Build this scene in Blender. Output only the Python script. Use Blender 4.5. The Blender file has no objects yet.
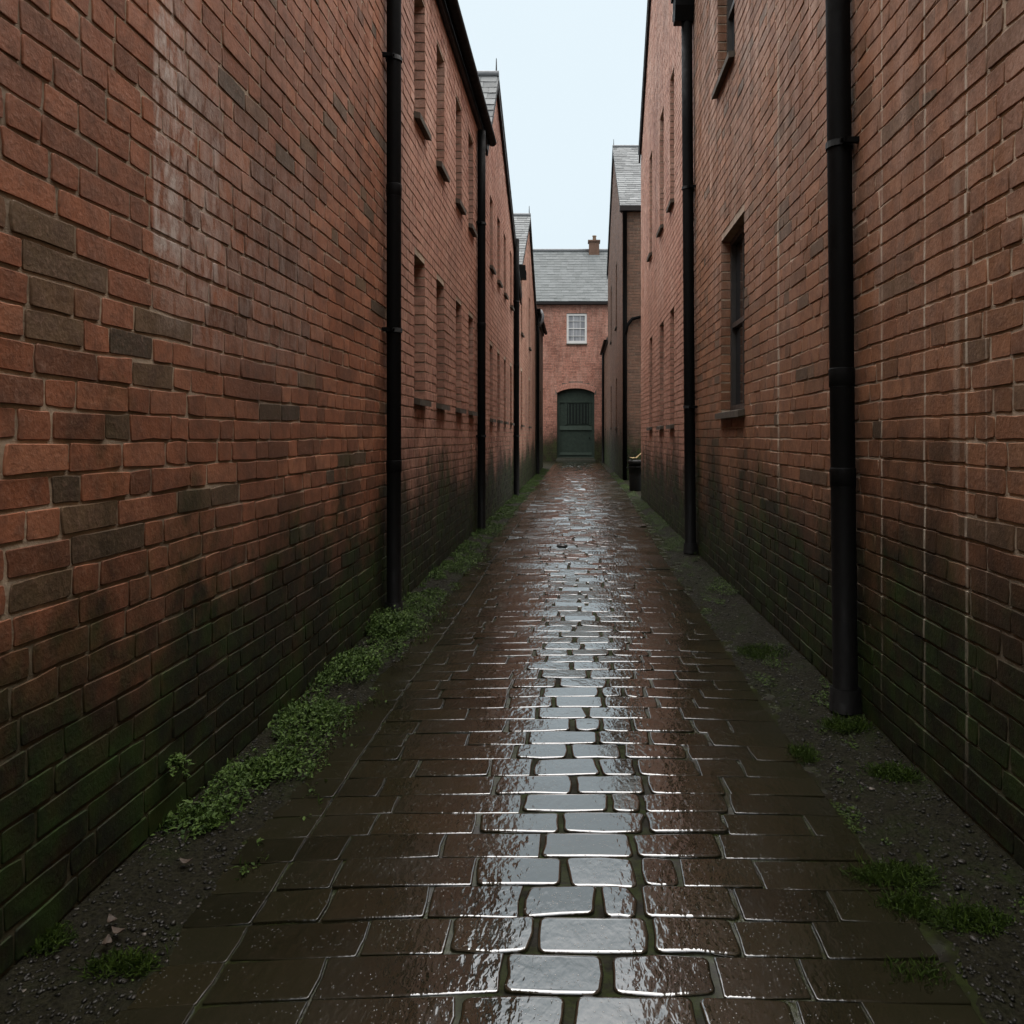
import bpy, math, random
import numpy as np
from mathutils import Vector, Matrix
R = math.radians
SC = bpy.context.scene
C = SC.collection
random.seed(7)
RNG = np.random.default_rng(7)

# ------------------------------------------------------------------ camera
H = 1.2                      # eye height
F = 800.0                    # focal length in pixels of the 1024 frame
VX, VY = 577.0, 436.0        # vanishing point of the alley
XL, XR = -1.28, 1.24         # wall faces
cam = bpy.data.cameras.new('camera'); camo = bpy.data.objects.new('camera', cam); C.objects.link(camo)
camo.location = (0, 0, H); camo.rotation_euler = (R(90), 0, 0)
cam.sensor_width = 36; cam.sensor_fit = 'HORIZONTAL'; cam.lens = F / 1024 * 36
cam.shift_x = -(VX - 512) / 1024; cam.shift_y = -(512 - VY) / 1024
cam.clip_start = 0.05; cam.clip_end = 1000
SC.camera = camo

# ------------------------------------------------------------------ world, sun, exposure
w = bpy.data.worlds.new('World'); SC.world = w; w.use_nodes = True
nt = w.node_tree; nt.nodes.clear()
def wn(t): return nt.nodes.new(t)
out = wn('ShaderNodeOutputWorld'); bg = wn('ShaderNodeBackground'); bg.inputs[1].default_value = 0.1
sky = wn('ShaderNodeTexSky'); sky.sky_type = 'NISHITA'; sky.sun_disc = False
SUN_EL, SUN_ROT = R(68), R(15)
sky.sun_elevation = SUN_EL; sky.sun_rotation = SUN_ROT; sky.dust_density = 3; sky.air_density = 1
mx = wn('ShaderNodeMix'); mx.data_type = 'RGBA'; mx.inputs[0].default_value = 0.92
mx.inputs[7].default_value = (6.75, 7.75, 8.25, 1)
tc = wn('ShaderNodeTexCoord'); sp = wn('ShaderNodeSeparateXYZ')
mr = wn('ShaderNodeMapRange'); mr.inputs[1].default_value = 0.487; mr.inputs[2].default_value = 0.80
mr.inputs[3].default_value = 1.0; mr.inputs[4].default_value = 5.6   # overcast: brighter overhead
vm = wn('ShaderNodeVectorMath'); vm.operation = 'SCALE'
cn = wn('ShaderNodeTexNoise'); cn.inputs['Scale'].default_value = 2.2; cn.inputs['Detail'].default_value = 3
cr = wn('ShaderNodeMapRange'); cr.inputs[3].default_value = 0.94; cr.inputs[4].default_value = 1.05
vm2 = wn('ShaderNodeVectorMath'); vm2.operation = 'SCALE'
L = nt.links.new
L(sky.outputs[0], mx.inputs[6]); L(tc.outputs['Generated'], sp.inputs[0]); L(sp.outputs[2], mr.inputs[0])
hz = wn('ShaderNodeMapRange'); hz.inputs[1].default_value = 0.487; hz.inputs[2].default_value = 0.62
cz_ = wn('ShaderNodeMix'); cz_.data_type = 'RGBA'; cz_.inputs[6].default_value = (6.75, 7.75, 8.25, 1); cz_.inputs[7].default_value = (7.6, 7.5, 7.45, 1)
L(sp.outputs[2], hz.inputs[0]); L(hz.outputs[0], cz_.inputs[0]); L(cz_.outputs[2], mx.inputs[7])
L(tc.outputs['Generated'], cn.inputs['Vector']); L(cn.outputs[0], cr.inputs[0])
L(mx.outputs[2], vm.inputs[0]); L(mr.outputs[0], vm.inputs['Scale'])
L(vm.outputs[0], vm2.inputs[0]); L(cr.outputs[0], vm2.inputs['Scale'])
L(vm2.outputs[0], bg.inputs[0]); L(bg.outputs[0], out.inputs[0])
sun = bpy.data.lights.new('sun', 'SUN'); sun.energy = 1.5; sun.angle = R(40); sun.color = (1, .94, .86)
suno = bpy.data.objects.new('sun', sun); C.objects.link(suno)
d = Vector((math.sin(SUN_ROT) * math.cos(SUN_EL), math.cos(SUN_ROT) * math.cos(SUN_EL), math.sin(SUN_EL)))
suno.rotation_euler = d.to_track_quat('Z', 'Y').to_euler(); suno.location = (0, 10, 30)
vs = SC.view_settings; vs.view_transform = 'Standard'; vs.look = 'None'; vs.exposure = 0.3; vs.gamma = 1

# ------------------------------------------------------------------ pixel helpers (picture -> point on a wall plane)
def YL(px, X=XL): return abs(X) * F / (VX - px)
def YR(px, X=XR): return X * F / (px - VX)
def ZZ(py, y): return H + (VY - py) / F * y

# ------------------------------------------------------------------ objects and custom properties
def empty(name, label, cat, loc=(0, 0, 0), group=None):
    o = bpy.data.objects.new(name, None); C.objects.link(o); o.location = loc
    o.empty_display_size = .2
    o['label'] = label; o['category'] = cat
    if group: o['group'] = group
    return o
def tag(o, label=None, cat=None, group=None, kind=None):
    if label: o['label'] = label
    if cat: o['category'] = cat
    if group: o['group'] = group
    if kind: o['kind'] = kind
    return o

class MB:
    """collects faces, builds one mesh"""
    def __init__(s): s.v = []; s.n = 0; s.f = []      # f: (array[k,m], mat, tone array, smooth)
    def add(s, verts, faces, mat=0, tone=None, smooth=False):
        verts = np.asarray(verts, float).reshape(-1, 3); faces = np.asarray(faces, int)
        if len(faces) == 0: return
        t = np.full(len(faces), .5) if tone is None else np.broadcast_to(np.asarray(tone, float), (len(faces),))
        s.v.append(verts); s.f.append((faces + s.n, mat, t, smooth)); s.n += len(verts)
    def box(s, x0, x1, y0, y1, z0, z1, mat=0, tone=None, M=None, bev=0):
        v = np.array([(x, y, z) for x in (x0, x1) for y in (y0, y1) for z in (z0, z1)], float)
        if M is not None: v = v @ np.array(M.to_3x3()).T + np.array(M.translation)
        s.add(v, [(0, 1, 3, 2), (4, 6, 7, 5), (0, 4, 5, 1), (2, 3, 7, 6), (0, 2, 6, 4), (1, 5, 7, 3)], mat, tone)
    def prism(s, poly, axis, a0, a1, mat=0, tone=None, smooth=False):
        """poly: 2-D points; extruded along axis (0: x, 1: y, 2: z)"""
        n = len(poly); V = []
        for a in (a0, a1):
            for p in poly:
                q = list(p); q.insert(axis, a); V.append(q)
        s.add(V, [[i, (i + 1) % n, n + (i + 1) % n, n + i] for i in range(n)], mat, tone, smooth)
        k = s.n - 2 * n
        s.f.append((np.array([[k + i for i in range(n)]]), mat, np.full(1, .5), False))
        s.f.append((np.array([[k + n + i for i in range(n)]]), mat, np.full(1, .5), False))
    def tube(s, pts, rad, n=14, mat=0, smooth=True, cap=True):
        pts = [Vector(p) for p in pts]; m = len(pts)
        rad = [rad] * m if isinstance(rad, (int, float)) else rad
        V = []; prev = None
        for i, p in enumerate(pts):
            t = (pts[min(i + 1, m - 1)] - pts[max(i - 1, 0)]).normalized()
            if prev is None:
                a = Vector((1, 0, 0)) if abs(t.x) < .8 else Vector((0, 1, 0))
            else: a = prev
            a = (a - t * a.dot(t)).normalized(); prev = a; b = t.cross(a)
            for k in range(n):
                an = 2 * math.pi * k / n; V.append(p + (a * math.cos(an) + b * math.sin(an)) * rad[i])
        Fc = [[i * n + k, i * n + (k + 1) % n, (i + 1) * n + (k + 1) % n, (i + 1) * n + k] for i in range(m - 1) for k in range(n)]
        s.add(V, Fc, mat, None, smooth)
        if cap:
            k0 = s.n - m * n
            s.f.append((np.array([[k0 + k for k in range(n)]]), mat, np.full(1, .5), False))
            s.f.append((np.array([[k0 + (m - 1) * n + k for k in range(n)]]), mat, np.full(1, .5), False))
    def lathe(s, prof, c, n=20, mat=0, smooth=True):
        V = [(c[0] + r * math.cos(2 * math.pi * k / n), c[1] + r * math.sin(2 * math.pi * k / n), c[2] + z) for r, z in prof for k in range(n)]
        s.add(V, [[i * n + k, i * n + (k + 1) % n, (i + 1) * n + (k + 1) % n, (i + 1) * n + k] for i in range(len(prof) - 1) for k in range(n)], mat, None, smooth)
    def build(s, name, mats, parent=None):
        me = bpy.data.meshes.new(name)
        v = np.concatenate(s.v).astype(np.float32)
        me.vertices.add(len(v)); me.vertices.foreach_set('co', v.ravel())
        li = np.concatenate([f.ravel() for f, _, _, _ in s.f]).astype(np.int32)
        sz = np.concatenate([np.full(len(f), f.shape[1]) for f, _, _, _ in s.f])
        st = np.concatenate([[0], np.cumsum(sz)[:-1]]).astype(np.int32)
        me.loops.add(len(li)); me.loops.foreach_set('vertex_index', li)
        me.polygons.add(len(sz)); me.polygons.foreach_set('loop_start', st)
        me.polygons.foreach_set('material_index', np.concatenate([np.full(len(f), m) for f, m, _, _ in s.f]).astype(np.int32))
        me.polygons.foreach_set('use_smooth', np.concatenate([np.full(len(f), sm) for f, _, _, sm in s.f]).astype(bool))
        at = me.attributes.new('tone', 'FLOAT', 'FACE')
        at.data.foreach_set('value', np.concatenate([t for _, _, t, _ in s.f]).astype(np.float32))
        me.update(calc_edges=True); me.validate()
        if not isinstance(mats, (list, tuple)): mats = [mats]
        for m in mats: me.materials.append(m)
        o = bpy.data.objects.new(name, me); C.objects.link(o)
        if parent is not None:
            o.parent = parent
            wl = Vector((0, 0, 0)); p = parent
            while p is not None: wl += p.location; p = p.parent
            o.location = -wl
        return o

def blocks(mb, rects, tone, O, U, V, N, d=.01, bev=.004, rad=.006, seg=3, jit=.002, djit=.002, tilt=.0, bias=0., crown=0., warp=None, mat=0, smooth=True, buried=.006, rng=RNG):
    rects = np.asarray(rects, float)
    if len(rects) == 0: return
    n = len(rects); u0, u1, v0, v1 = rects.T
    O, U, V, N = (np.asarray(a, float) for a in (O, U, V, N))
    rad = np.minimum(rad, .35 * np.minimum(u1 - u0, v1 - v0))
    cs = [(1, 1, 0), (-1, 1, 90), (-1, -1, 180), (1, -1, 270)]
    hu, hv = (u1 - u0) / 2, (v1 - v0) / 2; uc, vc = (u1 + u0) / 2, (v1 + v0) / 2
    pts = []
    cj = rng.normal(0, 1, (n, 4, 2)) * jit
    for ci, (sx, sy, a0) in enumerate(cs):
        for k in range(seg):
            if seg == 1: cu, cv, du, dv = sx * hu, sy * hv, sx * .7, sy * .7; pu, pv = cu, cv
            else:
                a = R(a0 + 90 * k / (seg - 1)); du, dv = math.cos(a), math.sin(a)
                pu = sx * (hu - rad) + rad * du; pv = sy * (hv - rad) + rad * dv
            pts.append((pu + cj[:, ci, 0], pv + cj[:, ci, 1], du, dv))
        if seg >= 3:      # a wobbly point in the middle of the edge after this corner
            nx, ny, _ = cs[(ci + 1) % 4]
            mu, mv = (sx + nx) / 2 * hu, (sy + ny) / 2 * hv
            pts.append((mu + rng.normal(0, 1, n) * jit * .7, mv + rng.normal(0, 1, n) * jit * .7, (sx + nx) / 2, (sy + ny) / 2))
    m = len(pts)
    dd = d + np.clip(rng.normal(0, 1, n), -1.8, 2.2) * djit; tu, tv = rng.normal(0, 1, n) * tilt, rng.normal(0, 1, n) * tilt + bias; dd = dd + np.abs(np.asarray(bias)) * hv
    if crown: rings = [(0, -buried, 0), (0, -bev * 1.2, 1), (bev * .3, -bev * .5, 1), (bev, -crown, 1), (bev * 2.4, 0, 1)]
    elif seg >= 3: rings = [(0, -buried, 0), (0, -bev, 1), (bev * .35, -bev * .3, 1), (bev, 0, 1)]
    else: rings = [(0, -buried, 0), (bev, 0, 1)]
    VV = np.zeros((n, len(rings) * m, 3)); idx = 0
    def put(i, uu, vv, dep):
        if warp is not None: uu, vv = warp(uu, vv)
        VV[:, i] = O + uu[:, None] * U + vv[:, None] * V + dep[:, None] * N
    for (ins, dz, on) in rings:
        for (pu, pv, du, dv) in pts:
            lu, lv = pu - ins * du, pv - ins * dv
            put(idx, uc + lu, vc + lv, (dd + dz + lu * tu + lv * tv) if on else np.full(n, -buried)); idx += 1
    per = VV.shape[1]; base = (np.arange(n) * per)[:, None, None]
    q = np.array([[r * m + k, r * m + (k + 1) % m, (r + 1) * m + (k + 1) % m, (r + 1) * m + k] for r in range(len(rings) - 1) for k in range(m)])
    start = mb.n
    flip = np.dot(np.cross(U, V), N) < 0
    if flip: q = q[:, ::-1]
    mb.add(VV.reshape(-1, 3), (q[None] + base).reshape(-1, 4), mat, np.repeat(tone, len(q)), smooth)
    lr = (len(rings) - 1) * m
    t = np.array([[lr + k for k in range(m)]])
    if flip: t = t[:, ::-1]
    mb.f.append(((t[None] + base).reshape(-1, m) + start, mat, np.array(tone, float), False))

# ------------------------------------------------------------------ materials
class NT:
    def __init__(s, name):
        s.m = bpy.data.materials.new(name); s.m.use_nodes = True; s.t = s.m.node_tree
        s.b = s.t.nodes['Principled BSDF']; s.g = s.n('ShaderNodeNewGeometry')
        s.pos = s.g.outputs['Position']
    def n(s, t): return s.t.nodes.new(t)
    def l(s, a, b): s.t.links.new(a, b)
    def put(s, sock, v):
        if isinstance(v, bpy.types.NodeSocket): s.l(v, sock)
        elif v is not None: sock.default_value = v
    def noise(s, scale, detail=4, rough=.55, vec=None, stretch=None, dist=0):
        v = vec or s.pos
        if stretch is not None:
            mp = s.n('ShaderNodeMapping'); s.l(v, mp.inputs[0]); mp.inputs['Scale'].default_value = stretch; v = mp.outputs[0]
        x = s.n('ShaderNodeTexNoise'); s.l(v, x.inputs['Vector']); x.inputs['Scale'].default_value = scale
        x.inputs['Detail'].default_value = detail; x.inputs['Roughness'].default_value = rough; x.inputs['Distortion'].default_value = dist
        return x.outputs[0]
    def vor(s, scale, feature='F1', out='Distance'):
        x = s.n('ShaderNodeTexVoronoi'); s.l(s.pos, x.inputs['Vector']); x.inputs['Scale'].default_value = scale; x.feature = feature
        return x.outputs[out]
    def mr(s, v, a, b, c=0., d=1., smooth=False):
        x = s.n('ShaderNodeMapRange'); s.put(x.inputs[0], v)
        if smooth: x.interpolation_type = 'SMOOTHSTEP'
        for i, k in zip((1, 2, 3, 4), (a, b, c, d)): s.put(x.inputs[i], k)
        return x.outputs[0]
    def math(s, op, a, b=None, c=None, clamp=False):
        x = s.n('ShaderNodeMath'); x.operation = op; x.use_clamp = clamp
        s.put(x.inputs[0], a); s.put(x.inputs[1], b)
        if c is not None: s.put(x.inputs[2], c)
        return x.outputs[0]
    def mix(s, f, a, b, mode='MIX'):
        x = s.n('ShaderNodeMix'); x.data_type = 'RGBA'; x.blend_type = mode
        s.put(x.inputs[0], f)
        for i, k in ((6, a), (7, b)):
            if isinstance(k, bpy.types.NodeSocket): s.l(k, x.inputs[i])
            else: x.inputs[i].default_value = (*k, 1)
        return x.outputs[2]
    def ramp(s, v, stops, interp='LINEAR'):
        x = s.n('ShaderNodeValToRGB'); s.put(x.inputs[0], v); x.color_ramp.interpolation = interp
        e = x.color_ramp.elements
        while len(e) < len(stops): e.new(.5)
        for i, (p, c) in enumerate(stops): e[i].position = p; e[i].color = (*c, 1)
        return x.outputs[0]
    def attr(s, name='tone'):
        x = s.n('ShaderNodeAttribute'); x.attribute_name = name; return x.outputs['Fac']
    def xyz(s):
        x = s.n('ShaderNodeSeparateXYZ'); s.l(s.pos, x.inputs[0]); return x.outputs
    def bump(s, h, strength=.5, dist=.01, normal=None):
        x = s.n('ShaderNodeBump'); s.put(x.inputs['Height'], h); x.inputs['Strength'].default_value = strength
        x.inputs['Distance'].default_value = dist
        if normal is not None: s.l(normal, x.inputs['Normal'])
        return x.outputs[0]
    def fin(s, col=None, rough=None, normal=None, spec=None, metal=None, coat=None):
        for k, v in (('Base Color', col), ('Roughness', rough), ('Normal', normal), ('Specular IOR Level', spec), ('Metallic', metal), ('Coat Weight', coat)):
            if v is None: continue
            if k == 'Base Color' and not isinstance(v, bpy.types.NodeSocket): v = (*v, 1)
            s.put(s.b.inputs[k], v)
        return s.m

def window_mask(s, v, a, b, soft=.03):
    return s.math('MULTIPLY', s.mr(v, a - soft, a + soft), s.mr(v, b - soft, b + soft, 1., 0.))

def brick_mats(name, reds, algae_shade_h=.75, algae=1., bloom=.35, white_patch=None, streaks=(), dark=.9, seed=0., mortar=(.50, .40, .29)):
    """brick face and mortar sharing the same stains"""
    res = []
    for kind in ('brick', 'mortar'):
        s = NT(name + '_' + kind); x, y, z = s.xyz()
        off = s.n('ShaderNodeVectorMath'); off.inputs[1].default_value = (seed * 3.1, seed * 7.7, seed * 1.3); s.l(s.pos, off.inputs[0])
        s.pos2 = off.outputs[0]
        fine = s.noise(75, 5, .65, s.pos2); mid = s.noise(14, 4, .6, s.pos2); big = s.noise(1.1, 4, .6, s.pos2)
        if kind == 'brick':
            t = s.attr()
            col = s.ramp(t, reds)
            dk = s.math('GREATER_THAN', t, dark)
            col = s.mix(s.mr(mid, .45, .66, 0, .75), col, s.mix(.6, col, (.08, .045, .030)))
            col = s.mix(s.mr(fine, .52, .78, 0, .45), col, (.36, .22, .16))
            col = s.mix(s.mr(fine, .46, .25, 0, .5), col, (.06, .035, .03))
        else:
            col = s.mix(s.mr(mid, .3, .7), mortar, tuple(c * .62 for c in mortar))
            col = s.mix(s.mr(big, .45, .62, 0, .5), col, (.09, .072, .055))
        # lime bloom, drawn out downwards by the rain; height gain paints brighter wall tops
        st = s.noise(5.5, 5, .7, s.pos2, (1, 1, .16)); bl = s.noise(1.6, 3, .6, s.pos2)
        m = s.math('MULTIPLY', s.mr(st, .38, .68), s.mr(bl, .30, .60))
        m = s.math('MULTIPLY', m, s.mr(z, 1.2, 3.6, .10, 1.7))
        m = s.math('MULTIPLY', m, s.mr(fine, .3, .65, .4, 1.))
        m = s.math('MULTIPLY', m, bloom)
        col = s.mix(m, col, (.62, .43, .34))
        # soot and damp in big soft patches
        soot = s.noise(.8, 5, .65, s.pos2, (1, 1, .35))
        col = s.mix(s.mr(soot, .5, .7, 0, .5), col, s.mix(.75, col, (.035, .027, .022)))
        if white_patch:
            for (y0, y1, z0, z1, k) in white_patch:
                wn_ = s.noise(18, 6, .75, s.pos2, (1, 1, .35), .6)
                wm = s.math('MULTIPLY', s.math('MULTIPLY', s.mr(y, y0 - .006, y0 + .008), s.mr(y, y1 - .25 * (y1 - y0), y1 + .25 * (y1 - y0), 1., 0.)), window_mask(s, z, z0, z1, .16))
                wm = s.math('MULTIPLY', wm, s.mr(wn_, .40, .60, 0, k))
                col = s.mix(wm, col, (.52, .45, .40))
        # light falloff painted in: a ragged, darker band above the ground
        low_shade = s.math('ADD', z, s.math('MULTIPLY', s.math('SUBTRACT', s.noise(1.3, 5, .7, s.pos2, (1, 1, .6)), .5), 2.3))
        col = s.mix(s.mr(low_shade, algae_shade_h * .7, algae_shade_h * 2.1, .88 if kind == 'brick' else .6, 0, True), col, (.014, .011, .0055))
        # green algae rising from the damp ground with a ragged edge, darkened for painted shade
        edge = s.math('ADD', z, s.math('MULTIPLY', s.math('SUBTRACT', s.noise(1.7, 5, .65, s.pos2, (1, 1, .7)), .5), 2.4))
        am = s.mr(edge, algae_shade_h * .6, algae_shade_h * 1.7, 1, 0, True)
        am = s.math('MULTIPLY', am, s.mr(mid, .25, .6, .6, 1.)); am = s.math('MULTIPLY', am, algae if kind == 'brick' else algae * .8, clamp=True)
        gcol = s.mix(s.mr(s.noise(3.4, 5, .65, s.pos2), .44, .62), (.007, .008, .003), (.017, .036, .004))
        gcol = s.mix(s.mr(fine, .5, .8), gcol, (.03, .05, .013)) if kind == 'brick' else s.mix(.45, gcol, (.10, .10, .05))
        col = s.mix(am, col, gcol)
        for (yc, wd, z0, z1, k) in streaks:
            yy = s.math('ADD', y, s.math('MULTIPLY', s.math('SUBTRACT', s.noise(3, 3, .6, s.pos2), .5), .02))
            sm = s.mr(s.math('ABSOLUTE', s.math('SUBTRACT', yy, yc)), wd * .35, wd, 1, 0)
            sm = s.math('MULTIPLY', sm, s.mr(z, 0., 1.2, .25, 1.)); sm = s.math('MULTIPLY', sm, window_mask(s, z, z0, z1, .3))
            sm = s.math('MULTIPLY', sm, s.mr(s.noise(11, 5, .7, s.pos2, (1, 1, .5)), .34, .6, .15, k))
            col = s.mix(sm, col, (.50, .43, .34))
        h = s.math('ADD', s.math('MULTIPLY', fine, .5), s.math('MULTIPLY', mid, .8))
        nrm = s.bump(h, .75, .006 if kind == 'brick' else .008)
        rough = s.mr(mid, .3, .7, .55, .82) if kind == 'brick' else .9
        res.append(s.fin(col, rough, nrm, .22))
    return res

REDS_A = [(0, (0.135, .056, 0.0289)), (.2, (0.250, .092, 0.0450)), (.45, (0.312, .118, 0.0587)), (.62, (0.198, .076, 0.0391)), (.78, (0.364, .15, 0.0782)), (.88, (0.270, .102, 0.0536)), (.91, (0.135, .085, 0.0442)), (1, (0.062, .047, 0.0289))]
REDS_B = [(0, (.35, .165, .112)), (.3, (.45, .228, .158)), (.6, (.39, .190, .132)), (.85, (.50, .262, .182)), (1, (.31, .135, .093))]
REDS_F = [(0, (0.135, .066, 0.0323)), (.25, (0.250, .112, 0.0544)), (.5, (0.198, .085, 0.0425)), (.84, (0.302, .138, 0.0697)), (.89, (0.146, .085, 0.0459)), (1, (0.078, .053, 0.0314))]
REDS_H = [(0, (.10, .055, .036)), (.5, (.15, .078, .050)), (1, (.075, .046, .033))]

def simple(name, col, rough=.5, spec=.5, var=.3, scale=30, bump=.3, metal=0, dist=.003):
    s = NT(name); nz = s.noise(scale, 4, .6)
    c = s.mix(s.mr(nz, .3, .7, 0, var), col, tuple(k * .35 for k in col))
    return s.fin(c, s.mr(s.noise(scale * .4, 3), .3, .7, rough * .75, min(1, rough * 1.2)), s.bump(nz, bump, dist), spec, metal)

M_PIPE = simple('black_iron_paint', (.004, .0038, .0035), .6, .06, .4, 40, .35)
M_EAVE = simple('dark_eave_boards', (.016, .013, .012), .6, .2, .5, 20)
M_LEAD = simple('grey_flashing', (.16, .165, .17), .5, .4, .4, 20)
M_SILL = simple('stone_sill', (.085, .070, .052), .8, .3, .5, 25, .6)
M_FRAME = simple('dark_sash_paint', (.05, .045, .04), .45, .5, .3)
M_WHITE = simple('white_sash_paint', (.62, .60, .57), .45, .5, .25)
M_GREEN = simple('green_door_paint', (.030, .044, .033), .6, .2, .5, 9, .4)
M_GREEN2 = simple('green_rail_paint', (.048, .068, .052), .6, .3, .4, 9, .4)
M_STEP = simple('worn_step_stone', (.06, .06, .045), .7, .2, .5, 12, .6)
s = NT('window_glass'); M_GLASS = s.fin((.012, .014, .016), .06, s.bump(s.noise(3, 2), .08, .01), .6)
s = NT('curtained_glass'); M_CURT = s.fin(s.mix(s.mr(s.noise(9, 3, .5, None, (1, 1, .1)), .35, .65), (.30, .30, .31), (.17, .17, .18)), .25, None, .6)

def slate_mat(name, a, b):
    s = NT(name); t = s.attr()
    c = s.ramp(t, [(0, a), (.5, tuple((p + q) / 2 for p, q in zip(a, b))), (1, b)])
    c = s.mix(s.mr(s.noise(22, 5, .7), .45, .8, 0, .4), c, (.17, .17, .155))
    c = s.mix(s.mr(s.noise(1.3, 4, .6), .52, .7, 0, .35), c, (.07, .075, .075))
    return s.fin(c, .75, s.bump(s.noise(60, 4), .4, .004), .2)
M_SLATE = slate_mat('roof_slate', (.055, .060, .062), (.14, .148, .150))
M_SLATE2 = slate_mat('far_roof_slate', (.080, .088, .088), (.115, .124, .125))

# ------------------------------------------------------------------ brick wall builder
CH = .079
def seg_fill(a, b, rng, off, forced=()):
    cuts = [a] + [f for f in forced if a + .03 < f < b - .03] + [b]; res = []
    for i in range(len(cuts) - 1):
        p, q = cuts[i], cuts[i + 1]; x = p; k = off
        first = True
        while x < q - 1e-6:
            Lb = (.232 if k % 2 == 0 else .118) if rng.random() < .7 else rng.choice([.232, .232, .165, .34])
            if first: Lb *= rng.uniform(.35, 1.)
            Lb = max(.06, Lb + rng.normal(0, .006)); first = False; k += 1
            e = x + Lb
            if q - e < .07: e = q
            res.append((x, e)); x = e
    return res

def wall_bricks(mb, u0, u1, top, opens, O, U, V, N, near=None, forced=(), seed=1, v_from=0., brick=0, joint=.011, warpA=.0022, dark_zones=()):
    """top: profile [(u, z)]; opens: [(u0,u1,v0,v1)]; fine bricks where u in near interval"""
    rng = np.random.default_rng(seed); pu = [p[0] for p in top]; pz = [p[1] for p in top]
    vmax = max(pz); fine, coarse = [], []
    tf, tcn = [], []
    nrow = int(vmax / CH) + 1
    for r in range(nrow):
        v0 = v_from + r * CH; v1 = v0 + CH
        if v1 > vmax: break
        us = np.linspace(u0, u1, 241); ok = np.interp(us, pu, pz) >= v1 - .0
        if not ok.any(): break
        a, b = us[ok][0], us[ok][-1]
        segs = [(a, b)]
        for (o0, o1, p0, p1) in opens:
            if v1 - .01 > p0 and v0 + .01 < p1:
                ns = []
                for (s0, s1) in segs:
                    if o1 <= s0 or o0 >= s1: ns.append((s0, s1)); continue
                    if o0 - s0 > .03: ns.append((s0, o0))
                    if s1 - o1 > .03: ns.append((o1, s1))
                segs = ns
        j = joint / 2
        for (s0, s1) in segs:
            for (x0, x1) in seg_fill(s0, s1, rng, r, forced):
                t = rng.random()
                # dark over-burnt bricks come in small runs
                if any(za[0] < x0 < za[1] and za[2] < v0 < za[3] for za in dark_zones):
                    t = rng.uniform(.88, 1) if rng.random() < .5 else t
                elif math.sin(x0 * 2.7 + r * .9 + seed) + math.sin(r * 1.7 - x0 * 1.1 + seed) > 1.6 and rng.random() < .5: t = rng.uniform(.9, 1)
                elif t > .88 and rng.random() < .8: t = rng.uniform(0, .85)
                jj = j * rng.uniform(.6, 1.4)
                rc = (x0 + (jj if x0 > s0 else .0), x1 - (jj if x1 < s1 else .0), v0 + j, v1 - j * rng.uniform(.7, 1.1))
                if near and near[0] < x0 < near[1]: fine.append(rc); tf.append(t)
                else: coarse.append(rc); tcn.append(t)
    ph = seed * 1.3
    def warp(u, v): return u, v + warpA * (np.sin(1.9 * u + ph + v) + .6 * np.sin(5.3 * u + 2 * v + ph)) * np.clip(v * 3, 0, 1)
    kw = dict(rng=rng, warp=warp if warpA else None, mat=brick)
    if fine: blocks(mb, fine, np.array(tf), O, U, V, N, d=.0046, bev=.0020, rad=.006, seg=3, jit=.0022, djit=.0011, tilt=.008, **kw)
    if coarse: blocks(mb, coarse, np.array(tcn), O, U, V, N, d=.0055, bev=.002, seg=1, jit=.0012, djit=.001, tilt=.006, smooth=False, **kw)

def backing(mb, u0, u1, zflat, top, opens, O, U, V, N, mat=1):
    """mortar plane with holes; columns between the sides of the openings, each closed by the top profile"""
    O, U, V, N = (np.asarray(a, float) for a in (O, U, V, N))
    if not top: top = [(u0, zflat), (u1, zflat)]
    pu = [p[0] for p in top]; pz = [p[1] for p in top]
    us = sorted({u0, u1, *[o[0] for o in opens], *[o[1] for o in opens]})
    for i in range(len(us) - 1):
        a, b = us[i], us[i + 1]; cu = (a + b) / 2; z = -.1
        for o in sorted([o for o in opens if o[0] < cu < o[1]], key=lambda o: o[2]):
            if o[2] > z: mb.add([O + U * p + V * q for p, q in ((a, z), (b, z), (b, o[2]), (a, o[2]))], [[0, 1, 2, 3]], mat)
            z = o[3]
        ins = [(p, q) for p, q in top if a + 1e-6 < p < b - 1e-6]
        pl = [(a, z), (b, z), (b, float(np.interp(b, pu, pz)))] + list(reversed(ins)) + [(a, float(np.interp(a, pu, pz)))]
        mb.add([O + U * p + V * q for p, q in pl], [list(range(len(pl)))], mat)

def opening_reveal(mb, o, O, U, V, N, D, seed, brickmat=0, mortar=1):
    """lining of a recess: brick jambs, top and bottom"""
    O, U, V, N = (np.asarray(a, float) for a in (O, U, V, N)); u0, u1, v0, v1 = o
    P = lambda a, b, dep: O + U * a + V * b - N * dep
    for q in ([P(u0, v0, 0), P(u0, v1, 0), P(u0, v1, D), P(u0, v0, D)], [P(u1, v0, 0), P(u1, v1, 0), P(u1, v1, D), P(u1, v0, D)],
              [P(u0, v1, 0), P(u1, v1, 0), P(u1, v1, D), P(u0, v1, D)], [P(u0, v0, 0), P(u1, v0, 0), P(u1, v0, D), P(u0, v0, D)]):
        mb.add(q, [[0, 1, 2, 3]], mortar)
    rng = np.random.default_rng(seed); rc = []
    for r in range(int(v0 / CH) - 1, int(v1 / CH) + 2):
        a, b = max(v0, r * CH + .005), min(v1, r * CH + CH - .005)
        if b - a > .02: rc.append((.002, D, a, b))
    for uu, nn in ((u0, U), (u1, -U)):
        blocks(mb, rc, rng.random(len(rc)) * .85, O + U * uu + N * .008, -N, V, nn, d=.006, bev=.003, seg=1, jit=.0015, djit=.001, smooth=False, mat=brickmat, rng=rng)

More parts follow.
